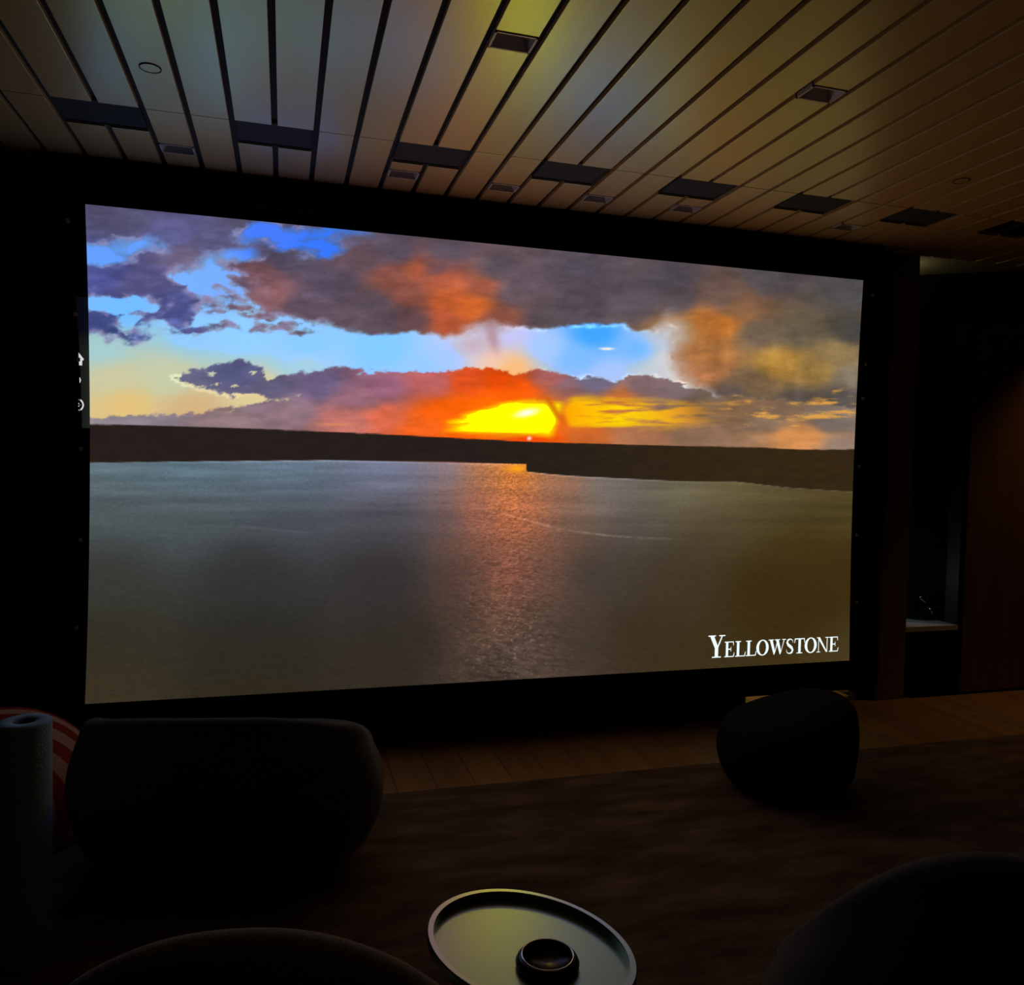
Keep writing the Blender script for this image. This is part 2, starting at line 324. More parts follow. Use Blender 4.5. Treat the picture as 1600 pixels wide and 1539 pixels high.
mat('chrome', (.6, .6, .6), .18, metal=1)
mat('foam', (.32, .58, .74), .85, spec=.3, bump=(180, .4))
mat('foam_core', (.02, .025, .03), .6)
mat('counter', (.6, .64, .66), .5)
mat('frame_dark', (.03, .03, .03), .5)
mat('door_wood', (.17, .095, .042), .45, vary=((12, 12, .7), (.11, .058, .025), .8))
# ---------------------------------------------------------------- the room
XL, XR, YB, YW = -2.3, 6.0, -2.6, 4.25           # left, right, rear, screen wall
PX, DX = 3.865, 4.33                             # pilaster edge, door edge
fl = struct(MB().box(XL, XR, YB, YW+.9, -.12, -.02), 'floor', 'floor_base')
ce = struct(MB().box(XL, XR, YB, YW+.9, CEIL+.11, CEIL+.2), 'ceiling', 'void')
struct(MB().box(XL-.1, XL, YB, YW+.9, -.12, CEIL+.2), 'wall_left', 'wall_dark')
struct(MB().box(XR, XR+.1, YB, YW+.9, -.12, CEIL+.2), 'wall_right', 'wall_dark')
struct(MB().box(XL, XR, YB-.1, YB, -.12, CEIL+.2), 'wall_rear', 'wall_dark')
# screen wall, open along the floor for the toe recess
SX0, SX1, SZ = 2.695, 3.615, Zr(-1.375)
struct(MB().box(XL, SX0, YW, YW+.12, -.02, CEIL+.11).box(SX0, SX1, YW, YW+.12, SZ, CEIL+.11).box(SX1, PX-.005, YW, YW+.12, -.02, CEIL+.11), 'wall_front', 'wall_dark')
struct(MB().box(SX0-.05, SX1+.05, YW+.24, YW+.26, -.02, SZ+.12).box(SX0-.05, SX1+.05, YW+.12, YW+.26, SZ+.10, SZ+.12), 'baseboard_front', 'plaster')
pfill = thing('plinth_fill_light', 'added warm fill strip for the glow in the low recess under the screen wall', 'light strip', ((SX0+SX1)/2, YW+.135, SZ+.08))  # strip added to give the pale glow low on the wall
MB().box(-.44, .44, -.01, .01, 0, .012).build('channel', 'trim_metal', pfill)
MB().box(-.43, .43, -.006, .006, -.004, 0).build('diffuser', emis('plinth_fill_glow', (1, .78, .38), 5), pfill)
# timber pilaster right of the screen and the alcove behind it
struct(MB().box(3.662, PX, YW-.03, YW-.001, -.02, CEIL+.06, .003).box(PX-.02, PX, YW, YW+.13, -.02, CEIL+.06), 'trim_1', 'wall_wood')
struct(MB().box(2.375, SX0, YW-.05, YW, -.02, .42, .004), 'trim_2', 'wall_wood')
AX = 4.78
aw = MB(); P0, P1, P2 = (PX-.3, YW+.82), (AX, YW+.02), (XR, YW+.02)
for (a, b) in ((P0, P1), (P1, P2)):
    aw.add([(*a, -.02), (*b, -.02), (*b, CEIL+.11), (*a, CEIL+.11), (a[0]+.05, a[1]+.08, -.02), (b[0]+.05, b[1]+.08, -.02), (b[0]+.05, b[1]+.08, CEIL+.11), (a[0]+.05, a[1]+.08, CEIL+.11)],
           [(0, 1, 2, 3), (5, 4, 7, 6), (0, 4, 5, 1), (3, 2, 6, 7), (0, 3, 7, 4), (1, 5, 6, 2)])
struct(aw, 'wall_alcove', 'wall_dark')
struct(MB().box(PX-.35, XR, 4.09, YW+.85, CEIL+.045, CEIL+.06), 'trim_3', 'plaster')
lw = struct(MB().box(PX, DX, YW-.01, YW+.10, -.02, Zr(-1.02)), 'wall_ledge', 'wall_dark')
struct(MB().box(DX-.035, DX-.005, YW-.005, YW+.10, Zr(-1.02), Zr(.98)), 'trim_4', 'frame_dark')
cv = thing('cove_fill_light', 'added hidden fill strip for the olive glow at the top of the alcove beside the pilaster', 'light strip', (PX+.03, YW+.30, CEIL-.06))  # added out of sight to brighten the alcove's plaster ceiling
MB().box(-.012, .012, -.2, .2, -.015, 0).build('channel', 'frame_dark', cv)
MB().box(-.008, .008, -.19, .19, 0, .004).build('diffuser', emis('cove_fill_glow', (1, .86, .45), 11.0), cv)
ll = thing('ledge_fill_light', 'added hidden cold fill strip behind the pilaster, lighting the alcove ledge', 'light strip', (PX+.012, YW+.17, Zr(-.80)))  # added out of sight to brighten the ledge and the machine on it
MB().box(-.010, 0, -.03, .03, 0, .16).build('channel', 'frame_dark', ll)
MB().box(0, .004, -.025, .025, .005, .155).build('diffuser', emis('ledge_fill_glow', (.75, .92, 1), 5.0), ll)
# flush timber door on the right
dr = tag(MB().box(DX, DX+.96, YW-.02, YW+.012, .012, Zr(.985), .003).build('door_1', 'door_wood'), kind='structure')
MB().box(DX-.012, DX, YW-.012, YW+.01, .012, Zr(.985)+.012).box(DX, DX+.97, YW-.012, YW+.01, Zr(.985), Zr(.985)+.012).build('door_frame', 'frame_dark', dr)
MB().tube([(DX+.88, YW-.02, 1.0), (DX+.88, YW-.06, 1.0), (DX+.78, YW-.06, 1.0)], .009).build('door_handle', 'chrome', dr)
# speaker panels standing flat against the wall at both sides of the screen
for (x0, x1, z0, z1, lb) in ((-1.075, -.55, -.375, .925, 'black cloth speaker panel on the wall at the left edge of the screen'),
                             (3.12, 3.655, -.385, 1.0, 'black cloth speaker panel on the wall at the right edge of the screen')):
    t = thing('speaker_panel', lb, 'speaker', ((x0+x1)/2, YW, Zr(z0)), group='speaker panels beside the screen')
    h = (x1-x0)/2; z = z1-z0
    d = .002
    MB().box(-h, h, -.05-d, 0-d, 0, z, .006).build('cabinet', 'black_case', t)
    MB().box(-h+.012, h-.012, -.058-d, -.05-d, .012, z-.012, .003).build('grille', 'panel_cloth', t)
# floor boards between rug and wall
rnd = random.Random(4)
PW = .18
def plank_mesh(l):
    b = MB().box(-PW/2+.0012, PW/2-.0012, 0, l, -.02, 0, .0012)
    me = bpy.data.meshes.new('plank'); me.from_pydata(b.v, [], b.f); me.update(); me.materials.append(MATS['floor_wood']); return me
for i in range(40):
    x = -1.75+PW*i; y = 2.9; cut = rnd.uniform(3.35, 4.0); yend = YW+(.24 if SX0 < x < SX1 else -.004) if x < PX else YW-.03
    for (a, b) in ((y, cut), (cut+.0015, yend)):
        if b > a: link('plank', plank_mesh(b-a), fl, (x, a, 0))
MB().box(XL, XR, YB, 2.9, -.02, 0).build('boards_under_rug', 'floor_wood', fl)
# ---------------------------------------------------------------- timber ceiling
G0, BP, GAP = .113, .161, .023
YJ, YE = 3.362, 4.075                            # cross joint, end of the boards
LIGHTS = {3: (2.463,), 10: (2.460,)}
SHORT_LIGHTS = {-4: 3.755, 2: 3.735, 5: 3.752, 8: 3.752, 11: 3.748, 17: 3.735, 31: 3.80}
LH = .05                                         # half length of a downlight cut-out
bm_cache = {}
def ceiling_board(k, y0, y1):
    l = round(y1-y0, 4)
    if l not in bm_cache:
        b = MB().box(-(BP-GAP)/2, (BP-GAP)/2, 0, l, 0, .02, .0015)
        me = bpy.data.meshes.new('board'); me.from_pydata(b.v, [], b.f); me.update(); me.materials.append(MATS['ceiling_wood']); bm_cache[l] = me
    link('board', bm_cache[l], ce, (G0+BP*(k+.5), y0, CEIL))
vent_k = {}
for m in range(-2, 7):
    for k in (-2, -1): vent_k[k+4*m] = m
for k in range(-15, 36):
    segs = []; y = YB+.01
    for yl in LIGHTS.get(k, ()): segs.append((y, yl-LH)); y = yl+LH
    segs.append((y, YJ))
    ys = 3.595 if k in vent_k else YJ+.006
    if k in SHORT_LIGHTS:
        yl = SHORT_LIGHTS[k]; segs += [(ys, yl-LH), (yl+LH, YE)]
    else: segs.append((ys, YE))
    for (a, b) in segs: ceiling_board(k, a, b)
for k in range(-14, 36):
    x = G0+BP*k; MB().box(x-.018, x+.018, YB+.01, YE, CEIL+.0215, CEIL+.026).build('groove_strip', 'groove', ce)
MB().box(XL, XR, YE+.01, YE+.025, CEIL+.02, CEIL+.11).build('edge_bearer', 'void', ce)
order = ['leftmost', 'second from the left', 'third from the left', 'middle one', 'third from the right', 'second from the right', 'rightmost']
for i, m in enumerate(range(-1, 6)):
    xc = G0+BP*(-1+4*m); t = thing('ceiling_vent', 'flat black vent panel in the timber ceiling, %s of seven' % order[i], 'vent', (xc, (YJ+3.592)/2, CEIL+.01), group='black vent panels in the ceiling')
    hx = BP-GAP/2-.001; hy = (3.590-YJ)/2
    MB().box(-hx+.004, hx-.004, -hy+.004, hy-.004, 0, .008).build('face_plate', 'vent', t)
    f = MB()
    for s in (-1, 1): f.box(s*hx-.004*(s > 0), s*hx+.004*(s < 0), -hy, hy, -.003, .012); f.box(-hx, hx, s*hy-.004*(s > 0), s*hy+.004*(s < 0), -.003, .012)
    f.build('frame', 'vent', t)
def downlight(k, y, label, w=None):
    t = thing('downlight', label, 'ceiling light', (G0+BP*(k+.5), y, CEIL), group='square recessed downlights')
    hx = (BP-GAP)/2; hy = LH; f = MB()
    for s in (-1, 1):
        f.box(s*hx-.007*(s > 0), s*hx+.007*(s < 0), -hy, hy, -.003, .014); f.box(-hx, hx, s*hy-.007*(s > 0), s*hy+.007*(s < 0), -.003, .014)
    f.build('trim', 'trim_metal', t)
    a, b, c, d = hx-.007, hy-.007, .030, .026; V = []
    for (p, q, z) in ((a, b, .0), (c, d, .065)): V += [(-p, -q, z), (p, -q, z), (p, q, z), (-p, q, z)]
    rf = MB().add(V, [(0, 1, 5, 4), (1, 2, 6, 5), (2, 3, 7, 6), (3, 0, 4, 7)]).build('reflector', 'reflector', t)
    MB().box(-c, c, -d, d, .065, .09).build('lamp', 'lens_off', rf)
    return t
downlight(3, 2.463, 'large square downlight in the brightest ceiling board near the top of the picture')
downlight(10, 2.460, 'square downlight with a pale inner face in the right half of the ceiling')
for k, lb in ((-4, 'square downlight near the screen wall, leftmost of its row'), (2, 'square downlight just below the third black vent, close to the screen'),
              (5, 'square downlight close to the screen, third of its row from the left'), (8, 'square downlight close to the screen, right of the fourth black vent'),
              (11, 'square downlight close to the screen, just below the fifth black vent'), (17, 'faint square downlight near the screen wall, rightmost of its row')):
    downlight(k, SHORT_LIGHTS[k], lb)
for (x, y, lb) in ((-.449, 3.007, 'thin round speaker ring set in the ceiling boards at upper left'), (2.93, 2.975, 'faint round speaker ring in the dark right part of the ceiling')):
    t = thing('ceiling_speaker', lb, 'ceiling speaker', (x, y, CEIL), group='round ceiling speakers')
    MB().lathe([(.0355, 0), (.0355, -.003), (.032, -.003), (.032, 0)], 36, closed=True).build('ring', 'vent', t)
    MB().lathe([(.0318, -.0002), (.0318, -.0018)], 36).build('grille', 'ceiling_wood', t)
# downlight added out of view on the right, for the warm glow on door and floor
t = downlight(31, 3.80, 'added dimmed warm downlight, out of view above the timber door')
ld = bpy.data.lights.new('door_fill_spot', 'SPOT'); ld.energy = 20; ld.color = (1, .52, .18); ld.spot_size = math.radians(90); ld.spot_blend = .8; ld.shadow_soft_size = .03
lo = bpy.data.objects.new('door_fill_spot', ld); C.objects.link(lo); lo.parent = t; lo.location = (0, 0, .05)
# ---------------------------------------------------------------- tab-tensioned projection screen
X0, X1, Z0, Z1, YS = -.8625, 3.262, Zr(-1.1415), Zr(1.111), 4.0
scr = thing('projection_screen', 'wide projection screen showing an orange sunset over a lake', 'screen', ((X0+X1)/2, YS, 0))
OX, OY = -(X0+X1)/2, -YS
HM = ((369.7906881110286, -1.14837636298148, 443.65020686717656), (58.044375510589674, -332.37158582371404, 715.175373911889), (0.07144865544051901, -0.009777896154941797, 1.0))
def layout(X, Z):                               # place on the screen -> layout units in which the still is composed
    z = Z-EYE; d = HM[2][0]*X+HM[2][1]*z+1
    return (HM[0][0]*X+HM[0][1]*z+HM[0][2])/d, (HM[1][0]*X+HM[1][1]*z+HM[1][2])/d
bow = lambda v: .020*4*v*(1-v)                  # the tensioned sides bow inwards
NU, NV = 800, 440
uu, vv = np.meshgrid(np.linspace(0, 1, NU+1), np.linspace(0, 1, NV+1))
uu = uu.ravel(); vv = vv.ravel()
gx = X0+bow(vv)+uu*(X1-X0-2*bow(vv)); gz = Z0+vv*(Z1-Z0)
lx, ly = layout(gx, gz)
rgb = paint(lx, ly)
L = np.where(rgb <= .04045, rgb/12.92, ((rgb+.055)/1.055)**2.4)
hot = sstep(.93, .99, rgb[:, 0])*sstep(.80, .97, rgb[:, 1])*sstep(.45, .2, rgb[:, 2])
L = L*(1+6*hot)[:, None]                        # the film's sun is far brighter than white paper
L[:, 2] *= 1+1.2*sstep(.88, .97, rgb[:, 2])*sstep(.85, .6, rgb[:, 0])   # clear sky on the film: blue beyond display white
me = bpy.data.meshes.new('picture')
nv = len(gx); me.vertices.add(nv)
co = np.stack([gx+OX, np.full(nv, YS+OY), gz], 1).astype(np.float32); me.vertices.foreach_set('co', co.ravel())
ii = (np.arange(NV)[:, None]*(NU+1)+np.arange(NU)[None, :]).ravel()
q = np.stack([ii, ii+1, ii+NU+2, ii+NU+1], 1).astype(np.int32)
me.loops.add(q.size); me.polygons.add(len(q))
me.loops.foreach_set('vertex_index', q.ravel()); me.polygons.foreach_set('loop_start', (np.arange(len(q))*4).astype(np.int32))
me.update(calc_edges=True)
ca = me.color_attributes.new('film', 'FLOAT_COLOR', 'POINT')
ca.data.foreach_set('color', np.concatenate([L, np.ones((nv, 1))], 1).astype(np.float32).ravel())
pm = bpy.data.materials.new('film_still'); pm.use_nodes = True; nt = pm.node_tree; nt.nodes.clear()
at = nt.nodes.new('ShaderNodeAttribute'); at.attribute_name = 'film'
em = nt.nodes.new('ShaderNodeEmission'); em.inputs[1].default_value = SCREEN_GAIN
ou = nt.nodes.new('ShaderNodeOutputMaterial'); nt.links.new(at.outputs['Color'], em.inputs[0]); nt.links.new(em.outputs[0], ou.inputs[0])
me.materials.append(pm); pic = link('picture', me, scr)
pic['label'] = 'sunset film still with a dark shore and a lake'
# black border sheet behind, cut to the curve of the tension cables
cz = np.linspace(-1.26, 1.27, 41)
cl = np.interp(cz, [-1.26, -.793, -.394, .019, .42, .624, 1.033, 1.27], [-.945, -.896, -.882, -.879, -.889, -.902, -.932, -.955])
V = []; F = []
for z, x in zip(cz, cl): V += [(x+.004+OX, .004, Zr(z)), (2.4-x-.004+OX, .004, Zr(z))]
n = len(V); V += [(a, .006, c) for (a, b, c) in V]
for i in range(len(cz)-1):
    a = 2*i; F += [(a, a+1, a+3, a+2), (n+a, n+a+2, n+a+3, n+a+1)]
MB().add(V, F).build('black_border', 'black_cloth', scr)
for s in (0, 1):
    g = lambda x: (x if s == 0 else 2.4-x)+OX
    tc_ = MB().tube([(g(x), 0, Zr(z)) for z, x in zip(cz, cl)], .0025, 6).build('tension_cable', 'cable', scr)
    for z in (1.242, 1.03, .62, .42, .02, -.39, -.79):
        x = np.interp(z, cz, cl)
        MB().box(g(x)-.008, g(x)+.008, -.006, .003, Zr(z)-.009, Zr(z)+.009, .002).build('clip', 'clip', tc_)
MB().box(-.985+OX, 3.385+OX, -.03, .12, Zr(1.165), CEIL-.001, .006).build('housing', 'black_case', scr)
MB().box(-.965+OX, 3.365+OX, -.018, .022, Zr(-1.315), Zr(-1.235), .008).build('bottom_bar', 'black_case', scr)
# strip of the picture that spills past the left edge on to the black border, with three menu symbols
V = []; F = []; cols = []
for i in range(13):
    z = .115+i*(.70-.115)/12; x = np.interp(z, cz, cl)
    xr = X0+bow((Zr(z)-Z0)/(Z1-Z0))
    V += [(x+.006+OX, .002, Zr(z)), (xr+OX, .002, Zr(z))]
    c = np.array(lin((34, 36, 32)))*(1-sstep(.45, .56, z))+np.array(lin((10, 12, 22)))*sstep(.45, .56, z)
    cols += [c*.6, c]
for i in range(12): F.append((2*i, 2*i+1, 2*i+3, 2*i+2))
o = MB().add(V, F).build('image_overspill', pm, scr)
ca = o.data.color_attributes.new('film', 'FLOAT_COLOR', 'POINT')
ca.data.foreach_set('color', np.array([(*c, 1) for c in cols], np.float32).ravel())
white = emis('menu_white', (.85, .88, .85), .8)
def flat(P, y=-.0012): return [(x+OX, y, Zr(z)) for (x, z) in P]
MB().add(flat([(-.889, .452), (-.868, .425), (-.868, .418), (-.874, .418), (-.874, .395), (-.889, .395)]), [(0, 1, 2, 3, 4, 5)]).build('home_symbol', white, scr)
MB().add(flat([(-.888, .342), (-.882, .340), (-.879, .328), (-.883, .316), (-.888, .314)]), [(0, 1, 2, 3, 4)]).build('menu_symbol', white, scr)
A = [(-.889+.022*math.cos(t), .218+.027*math.sin(t)) for t in np.linspace(-1.5, 1.5, 15)]; B = [(-.889+.016*math.cos(t), .218+.020*math.sin(t)) for t in np.linspace(-1.5, 1.5, 15)]
MB().add(flat(A+B), [(i, i+1, 15+i+1, 15+i) for i in range(14)]).add(flat([(-.889, .228), (-.880, .218), (-.889, .208), (-.889, .214), (-.885, .218), (-.889, .222)]), [(0, 1, 4, 5), (1, 2, 3, 4)]).build('ring_symbol', white, scr)
# film title in serif small capitals
def strokes(ch):
    R = lambda a, b, c, d: [(a, b), (c, b), (c, d), (a, d)]
    if ch == 'Y': return [R(0, .95, .44, 1), R(.64, .95, 1, 1), [(.10, .96), (.34, .96), (.60, .46), (.40, .42)], [(.78, .96), (.86, .96), (.585, .42), (.52, .46)], R(.40, .03, .60, .46), R(.24, 0, .77, .05)]
    if ch == 'E': return [R(0, .94, .90, 1), R(0, 0, .93, .06), R(.13, .02, .36, .98), R(.3, .47, .66, .54), [(.82, .96), (.90, .96), (.92, .74), (.88, .74)], [(.86, .04), (.95, .04), (1, .28), (.95, .28)], R(.61, .36, .66, .65)]
    if ch == 'L': return [R(0, .94, .52, 1), R(0, 0, .94, .06), R(.14, .02, .38, .98), [(.86, .04), (.95, .04), (1, .30), (.95, .30)]]
    if ch == 'T': return [R(.03, .93, .97, 1), R(.385, .02, .615, .98), R(.22, 0, .78, .055), [(.03, .96), (.11, .96), (.05, .70), (0, .70)], [(.97, .96), (.89, .96), (.95, .70), (1, .70)]]
    if ch == 'N': return [R(0, .95, .26, 1), R(.70, .95, 1, 1), R(0, 0, .30, .05), R(.13, .02, .18, .97), R(.83, 0, .885, .97), [(.07, .97), (.27, .97), (.885, 0), (.83, .0), (.76, .02)]]
    if ch == 'W': return [R(0, .95, .30, 1), R(.36, .95, .66, 1), R(.78, .95, 1, 1), [(.07, .97), (.23, .97), (.40, .16), (.34, 0), (.31, 0)], [(.34, 0), (.40, .16), (.56, .97), (.50, .97)], [(.42, .97), (.58, .97), (.745, .16), (.69, 0), (.66, 0)], [(.69, 0), (.745, .16), (.92, .97), (.87, .97)]]
    if ch == 'O':
        out = []
        for k in range(28):
            t0, t1 = 2*math.pi*k/28, 2*math.pi*(k+1)/28
            e = lambda t, a, b: (.5+a*math.cos(t), .5+b*math.sin(t))
            out.append([e(t0, .5, .52), e(t1, .5, .52), e(t1, .285, .455), e(t0, .285, .455)])
        return out
    if ch == 'S':
        P = [(.86, .74, .02), (.83, .88, .03), (.66, .955, .04), (.46, .97, .05), (.24, .90, .09), (.16, .76, .11), (.30, .60, .12), (.52, .50, .13), (.74, .39, .12), (.85, .24, .11), (.76, .10, .09), (.53, .03, .05), (.30, .045, .04), (.14, .13, .03), (.10, .28, .02)]
        out = []; Lf = []; Rt = []
        for i, (x, y, w_) in enumerate(P):
            a = P[max(i-1, 0)]; b = P[min(i+1, len(P)-1)]; d = math.hypot(b[0]-a[0], b[1]-a[1]); nx, ny = -(b[1]-a[1])/d, (b[0]-a[0])/d
            Lf.append((x+nx*w_, y+ny*w_*.8)); Rt.append((x-nx*w_, y-ny*w_*.8))
        for i in range(len(P)-1): out.append([Lf[i], Lf[i+1], Rt[i+1], Rt[i]])
        return out
b = MB(); kk = 0
for ch, xa, xb in (('Y', 2.313, 2.420), ('E', 2.4178, 2.482), ('L', 2.487, 2.5545), ('L', 2.556, 2.6245), ('O', 2.6234, 2.7047), ('W', 2.7030, 2.8185), ('S', 2.8184, 2.8736), ('T', 2.8758, 2.9474), ('O', 2.9459, 3.0288), ('N', 3.0288, 3.1118), ('E', 3.1142, 3.1799)):
    h = .128 if ch == 'Y' else .089
    for s_ in strokes(ch):
        kk += 1; b.add(flat([(xa+p[0]*(xb-xa), -1.082+p[1]*h) for p in s_], -.0015-.000004*kk), [tuple(range(len(s_)))])
b.build('title_lettering', emis('title_white', (.88, 1, 1), 1.0), scr)['label'] = 'white serif film title'
# ---------------------------------------------------------------- furniture
def sup(t, n): c, s = math.sin(t), -math.cos(t); return math.copysign(abs(c)**(2/n), c), math.copysign(abs(s)**(2/n), s)   # t = 0 points to the chair's back
def tub_chair(label, loc, rz, a, b, hfun, seat, n, fabric, prof, thick=.16, rim=.05):
    t = thing('tub_chair', label, 'chair', loc, rz, 'low round tub chairs')
    N = 72; V = []; F = []; rings = 0
    ts = np.linspace(0, 1, 15)
    def ring(rho, zf):
        nonlocal rings
        for k in range(N):
            th = 2*math.pi*k/N; x, y = sup(th, n); V.append((a*x*rho, b*y*rho, zf(th)))
        rings += 1
    for tt in ts:
        ring(np.interp(tt, [p[0] for p in prof], [p[1] for p in prof]), lambda th: .03+tt*(hfun(th)-rim-.03))
    top = prof[-1][1]
    for k in range(1, 9):
        al = math.pi*k/8; ring(top-thick/2*(1-math.cos(al)), lambda th: hfun(th)-rim+rim*math.sin(al)**.8)
    for tt in np.linspace(.15, 1, 6): ring(top-thick-.02*tt, lambda th: (hfun(th)-rim)*(1-tt)+(seat-.06)*tt)
    for i in range(rings-1):
        for k in range(N): F.append((i*N+k, i*N+(k+1) % N, (i+1)*N+(k+1) % N, (i+1)*N+k))
    F.append(tuple(range(N))[::-1]); F.append(tuple(range((rings-1)*N, rings*N)))
    MB().add(V, F).build('shell', fabric, t, True)
    r0 = top-thick-.03
    MB().lathe([(r0*.97, seat-.14), (r0, seat-.10), (r0, seat-.03), (r0*.95, seat-.008), (r0*.86, seat+.002), (r0*.5, seat+.008), (.02, seat+.01)], 48, a, b, ex=n).build('seat_cushion', fabric, t, True)
    MB().lathe([(prof[0][1]*.8, 0), (prof[0][1]*.8, .035)], 40, a, b, ex=n).build('plinth', 'plinth', t)
    return t
P_L = [(0, .72), (.08, .80), (.2, .89), (.35, .95), (.5, .985), (.62, 1.0), (.75, .995), (.88, .965), (1, .925)]
def h_flat(bk, fr):
    def h(th):
        c = math.cos(th); u = min(max((c+.12)/.62, 0), 1); u = u*u*(3-2*u); return fr+(bk-fr-.050*math.sin(th)**2-.022*math.sin(th))*u
    return h
tub_chair('wide dark tub chair with a flat-topped back, left below the screen', (-.150, 3.02, .0128), -.13, .525, .37, h_flat(.618, .41), .37, 3.8, 'chair_fabric', P_L, rim=.045)
def h_arch(bk, fr, p): return lambda th: fr+(bk-fr)*((1+math.cos(th))/2)**p
P_N = [(0, .70), (.12, .80), (.3, .90), (.5, .97), (.7, 1.0), (.88, .97), (1, .93)]
tub_chair('tub chair with an arched back, nearest, at the bottom edge left of the tray table', (-.035, 1.42, .0128), -.10, .37, .37, h_arch(.828, .37, 1.75), .36, 2.2, 'brown_fabric', P_N, rim=.05)
tub_chair('tub chair with a high arched back at the bottom right corner', (1.46, 1.23, .0128), -.86, .52, .42, h_arch(.83, .34, 3.8), .39, 2.2, 'chair_fabric', P_N, rim=.05)
# slant-topped pouf
t = thing('slanted_pouf', 'small black rounded pouf with a slanted top on the rug', 'pouf', (2.225, 3.135, .0128), -.25)
N = 64; V = []; F = []
prof = [(.0, .003), (.62, .003), (.76, .015), (.87, .06), (.95, .14), (.995, .25), (1.0, .33), (.98, .41), (.945, .46), (.895, .488), (.81, .504), (.6, .514), (.3, .518), (.0, .52)]
for (r, z) in prof:
    for k in range(N):
        c, s = math.cos(2*math.pi*k/N), math.sin(2*math.pi*k/N); x = math.copysign(abs(c)**(2/2.4), c)*.30*r; y = math.copysign(abs(s)**(2/2.4), s)*.29*r
        V.append((x, y, z*(1+.25*x/.30*min(1, z/.3))*.70))
for i in range(len(prof)-1):
    for k in range(N): F.append((i*N+k, i*N+(k+1) % N, (i+1)*N+(k+1) % N, (i+1)*N+k))
MB().add(V, F).build('cushion_body', 'pouf_fabric', t, True)
MB().lathe([(.58, 0), (.58, .0025)], 48, .30, .29, ex=2.4).build('base_pad', 'plinth', t)
# rug
N1, N2 = 110, 80; rx0, rx1, ry0, ry1 = -1.9, 5.1, -1.2, 3.487
rn = np.random.RandomState(3); V = []; F = []
for j in range(N2+1):
    for i in range(N1+1):
        e = min(i, N1-i, j, N2-j); V.append((rx0+(rx1-rx0)*i/N1, ry0+(ry1-ry0)*j/N2+(0 if e else rn.uniform(-.003, .003)), .004 if e == 0 else .011+rn.uniform(-.0015, .0015)))
for j in range(N2):
    for i in range(N1): a = j*(N1+1)+i; F.append((a, a+1, a+N1+2, a+N1+1))
n0 = len(V); V += [(rx0, ry0, .0005), (rx1, ry0, .0005), (rx1, ry1, .0005), (rx0, ry1, .0005)]; F.append((n0+3, n0+2, n0+1, n0))
tag(MB().add(V, F).build('area_rug', 'rug', None, True), 'large dark brown rug covering the floor in front of the screen', 'rug')
# oval tray table
tt_ = thing('tray_table', 'oval metal tray table with a raised rim in the foreground', 'side table', (.478, 1.486, .0128), math.atan2(-.839, .545))
A, B, HT = .229, .173, .52-.0128
MB().lathe([(.92, HT-.025), (.933, HT-.023), (.933, HT-.018)], 72, A, B).build('tray_bottom', 'tray', tt_, False)
rimp = [(.925, HT-.026), (.985, HT-.026), (1.0, HT-.018), (1.0, HT-.003), (.992, HT), (.938, HT), (.933, HT-.003), (.933, HT-.0175)]
MB().lathe(rimp, 96, A, B, closed=True).build('rim', 'tray_rim', tt_)
MB().tube([(0, 0, .012), (0, 0, HT-.022)], .014, 20).build('pole', 'gloss_black', tt_, True)
MB().lathe([(.115, 0), (.115, .008), (.105, .012), (.02, .014)], 48).build('base', 'gloss_black', tt_)
# black bowl on the tray
bz = .0128+HT-.018+.0008
bw = thing('small_bowl', 'small glossy black bowl with a bright rim standing on the tray', 'bowl', (.500, 1.432, bz))
MB().lathe([(.0, .0), (.054, 0), (.061, .003), (.062, .008), (.058, .016), (.052, .021), (.048, .020), (.046, .015), (.044, .007), (.0, .005)], 64).build('body', 'gloss_black', bw, True)
tp = [(.0500+.0022*math.cos(q_), .0212+.0018*math.sin(q_)) for q_ in np.linspace(0, 2*math.pi, 9)[:-1]]
MB().lathe(tp, 64, closed=True).build('rim', 'chrome', bw, True)
# foam roller standing on end
fr = thing('foam_roller', 'blue-grey hollow foam roller standing upright at the left edge', 'foam roller', (-.705, 2.55, .0128))
MB().lathe([(.030, 0), (.066, 0), (.069, .006), (.069, .690), (.066, .697), (.032, .697), (.030, .692)], 48, closed=True).build('sleeve', 'foam', fr, True)
MB().lathe([(.025, .001), (.0298, .001), (.0298, .694), (.025, .694)], 40, closed=True).build('core', 'foam_core', fr, True)
# red striped round pouf
sm = mat('striped_cloth', (.5, .27, .18), .9, spec=.2, bump=(200, .3)); nt = sm.node_tree; bs = nt.nodes['Principled BSDF']
tcn = nt.nodes.new('ShaderNodeTexCoord'); nrm = nt.nodes.new('ShaderNodeVectorMath'); nrm.operation = 'NORMALIZE'
dt = nt.nodes.new('ShaderNodeVectorMath'); dt.operation = 'DOT_PRODUCT'; ax = Vector((.30, -.90, .20)).normalized(); dt.inputs[1].default_value = ax
ac = nt.nodes.new('ShaderNodeMath'); ac.operation = 'ARCCOSINE'; mu = nt.nodes.new('ShaderNodeMath'); mu.operation = 'MULTIPLY'; mu.inputs[1].default_value = 180/math.pi/18
fr_ = nt.nodes.new('ShaderNodeMath'); fr_.operation = 'FRACT'; gt = nt.nodes.new('ShaderNodeMath'); gt.operation = 'GREATER_THAN'; gt.inputs[1].default_value = .5
mx = nt.nodes.new('ShaderNodeMix'); mx.data_type = 'RGBA'; mx.inputs[6].default_value = (.72, .40, .27, 1); mx.inputs[7].default_value = (.42, .045, .016, 1)
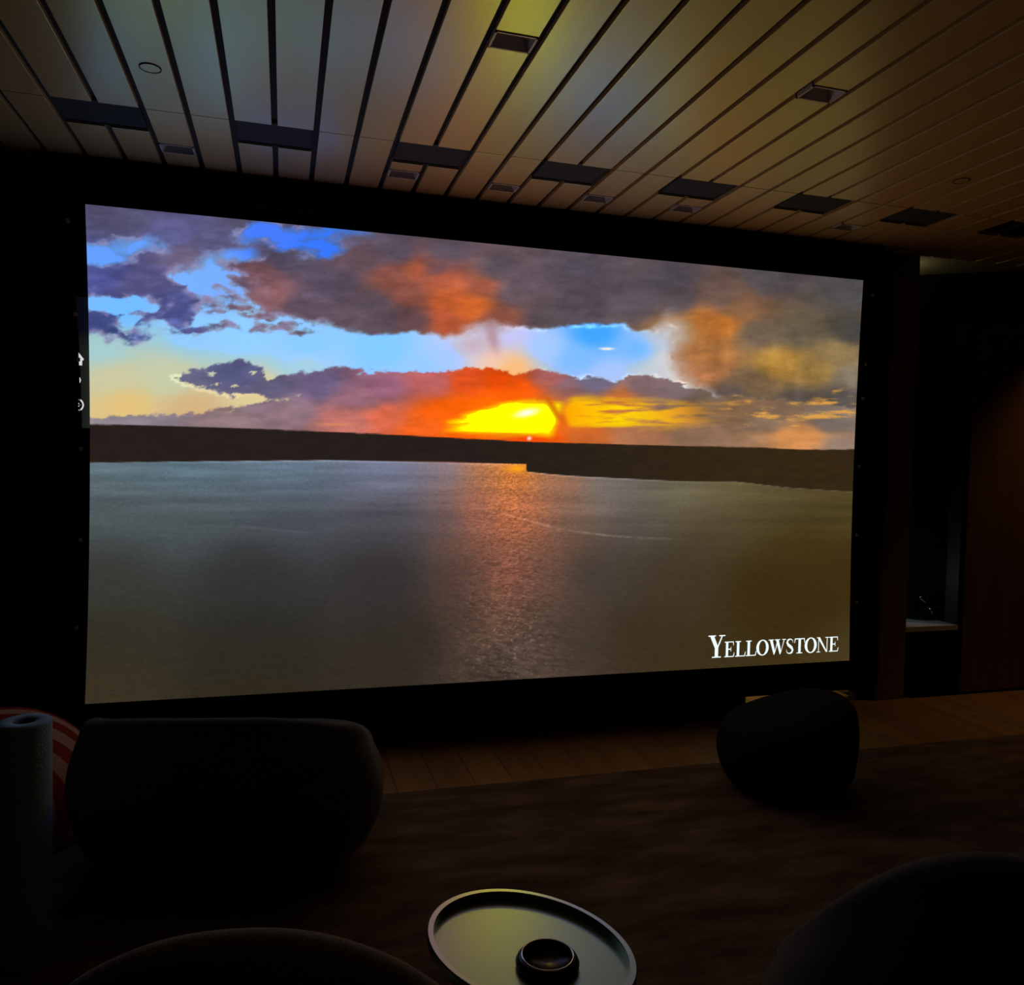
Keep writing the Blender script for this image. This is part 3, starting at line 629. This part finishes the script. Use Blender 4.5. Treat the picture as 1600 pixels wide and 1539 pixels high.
for p, q_ in ((tcn.outputs['Object'], nrm.inputs[0]), (nrm.outputs[0], dt.inputs[0]), (dt.outputs['Value'], ac.inputs[0]), (ac.outputs[0], mu.inputs[0]), (mu.outputs[0], fr_.inputs[0]), (fr_.outputs[0], gt.inputs[0]), (gt.outputs[0], mx.inputs[0]), (mx.outputs[2], bs.inputs['Base Color'])): nt.links.new(p, q_)
DY = 3.48; r = .385
V = []; F = []; N = 64; K = 28; zc = .075
for i in range(K+1):
    ph = -math.pi/2+math.pi*i/K
    for k in range(N):
        z = r*math.sin(ph); zz = max(z, -zc+.003) if z < 0 else z
        rr = r*math.cos(ph); V.append((rr*math.cos(2*math.pi*k/N), rr*math.sin(2*math.pi*k/N), zz))
for i in range(K):
    for k in range(N): F.append((i*N+k, i*N+(k+1) % N, (i+1)*N+(k+1) % N, (i+1)*N+k))
tag(MB().add(V, F).build('striped_pouf', sm, None, True, (-1.06, DY, zc+.0128)), 'domed pouf with curved red and pink stripes at the left edge', 'pouf')
# black subwoofer on the floor under the screen
sp = thing('subwoofer', 'small black speaker box on the floor below the screen', 'speaker', (2.29, 4.16, 0))
MB().box(-.085, .085, -.08, .08, .006, .30, .006).build('cabinet', 'black_case', sp)
MB().box(-.075, .075, -.086, -.08, .016, .29, .003).build('grille', 'panel_cloth', sp)
for sx in (-1, 1):
    for sy in (-1, 1): MB().lathe([(.010, 0), (.010, .006)], 12, c=(sx*.07, sy*.065, 0)).build('foot', 'plinth', sp)
# alcove ledge and what stands on it
zl = Zr(-1.015)
V = [(PX, YW-.015, zl), (DX-.035, YW-.015, zl), (DX-.035, YW+.30, zl), (PX, YW+.60, zl)]
lt = tag(MB().add(V+[(a, b, c-.02) for a, b, c in V][:0], [(0, 1, 2, 3)]).box(PX, DX-.035, YW-.015, YW-.010, zl-.03, zl).build('ledge_top', 'counter', lw))
ap = thing('small_machine', 'small dark machine with a shiny metal arm on the alcove ledge', 'machine', (4.26, 4.50, zl))
MB().lathe([(.12, 0), (.13, .004), (.12, .012), (.02, .016)], 32, 1.1, .75).build('mat', 'plinth', ap)
MB().box(-.02, .12, -.06, .06, .014, .16, .012).build('body', 'gloss_black', ap)
MB().box(-.012, .112, -.05, .05, .16, .168, .003).build('top_plate', 'chrome', ap)
lv = MB().tube([(-.01, -.065, .09), (-.06, -.075, .125), (-.105, -.08, .165)], [.008, .010, .014], 10).build('lever', 'chrome', ap, True)
MB().tube([(-.01, -.062, .09), (0, -.075, .06), (.0, -.075, .03)], .009, 10).build('spout', 'chrome', ap, True)
MB().lathe([(.004, 0), (.016, .006), (.016, .016), (.004, .022)], 14, c=(.07, -.066, .075)).build('dial', 'chrome', ap)
pf = thing('framed_panel', 'dim grey-framed panel leaning inside the alcove', 'frame', (4.36, 4.62, zl), -.5)
f = MB()
for s in (-1, 1): f.box(s*.13-.012, s*.13+.012, -.01, .01, 0, .70)
f.box(-.142, .142, -.01, .01, .70, .722)
f.build('frame', mat('frame_grey', (.10, .10, .10), .5), pf)
MB().box(-.118, .118, -.002, .008, .0, .70).build('panel', 'wall_dark', pf)
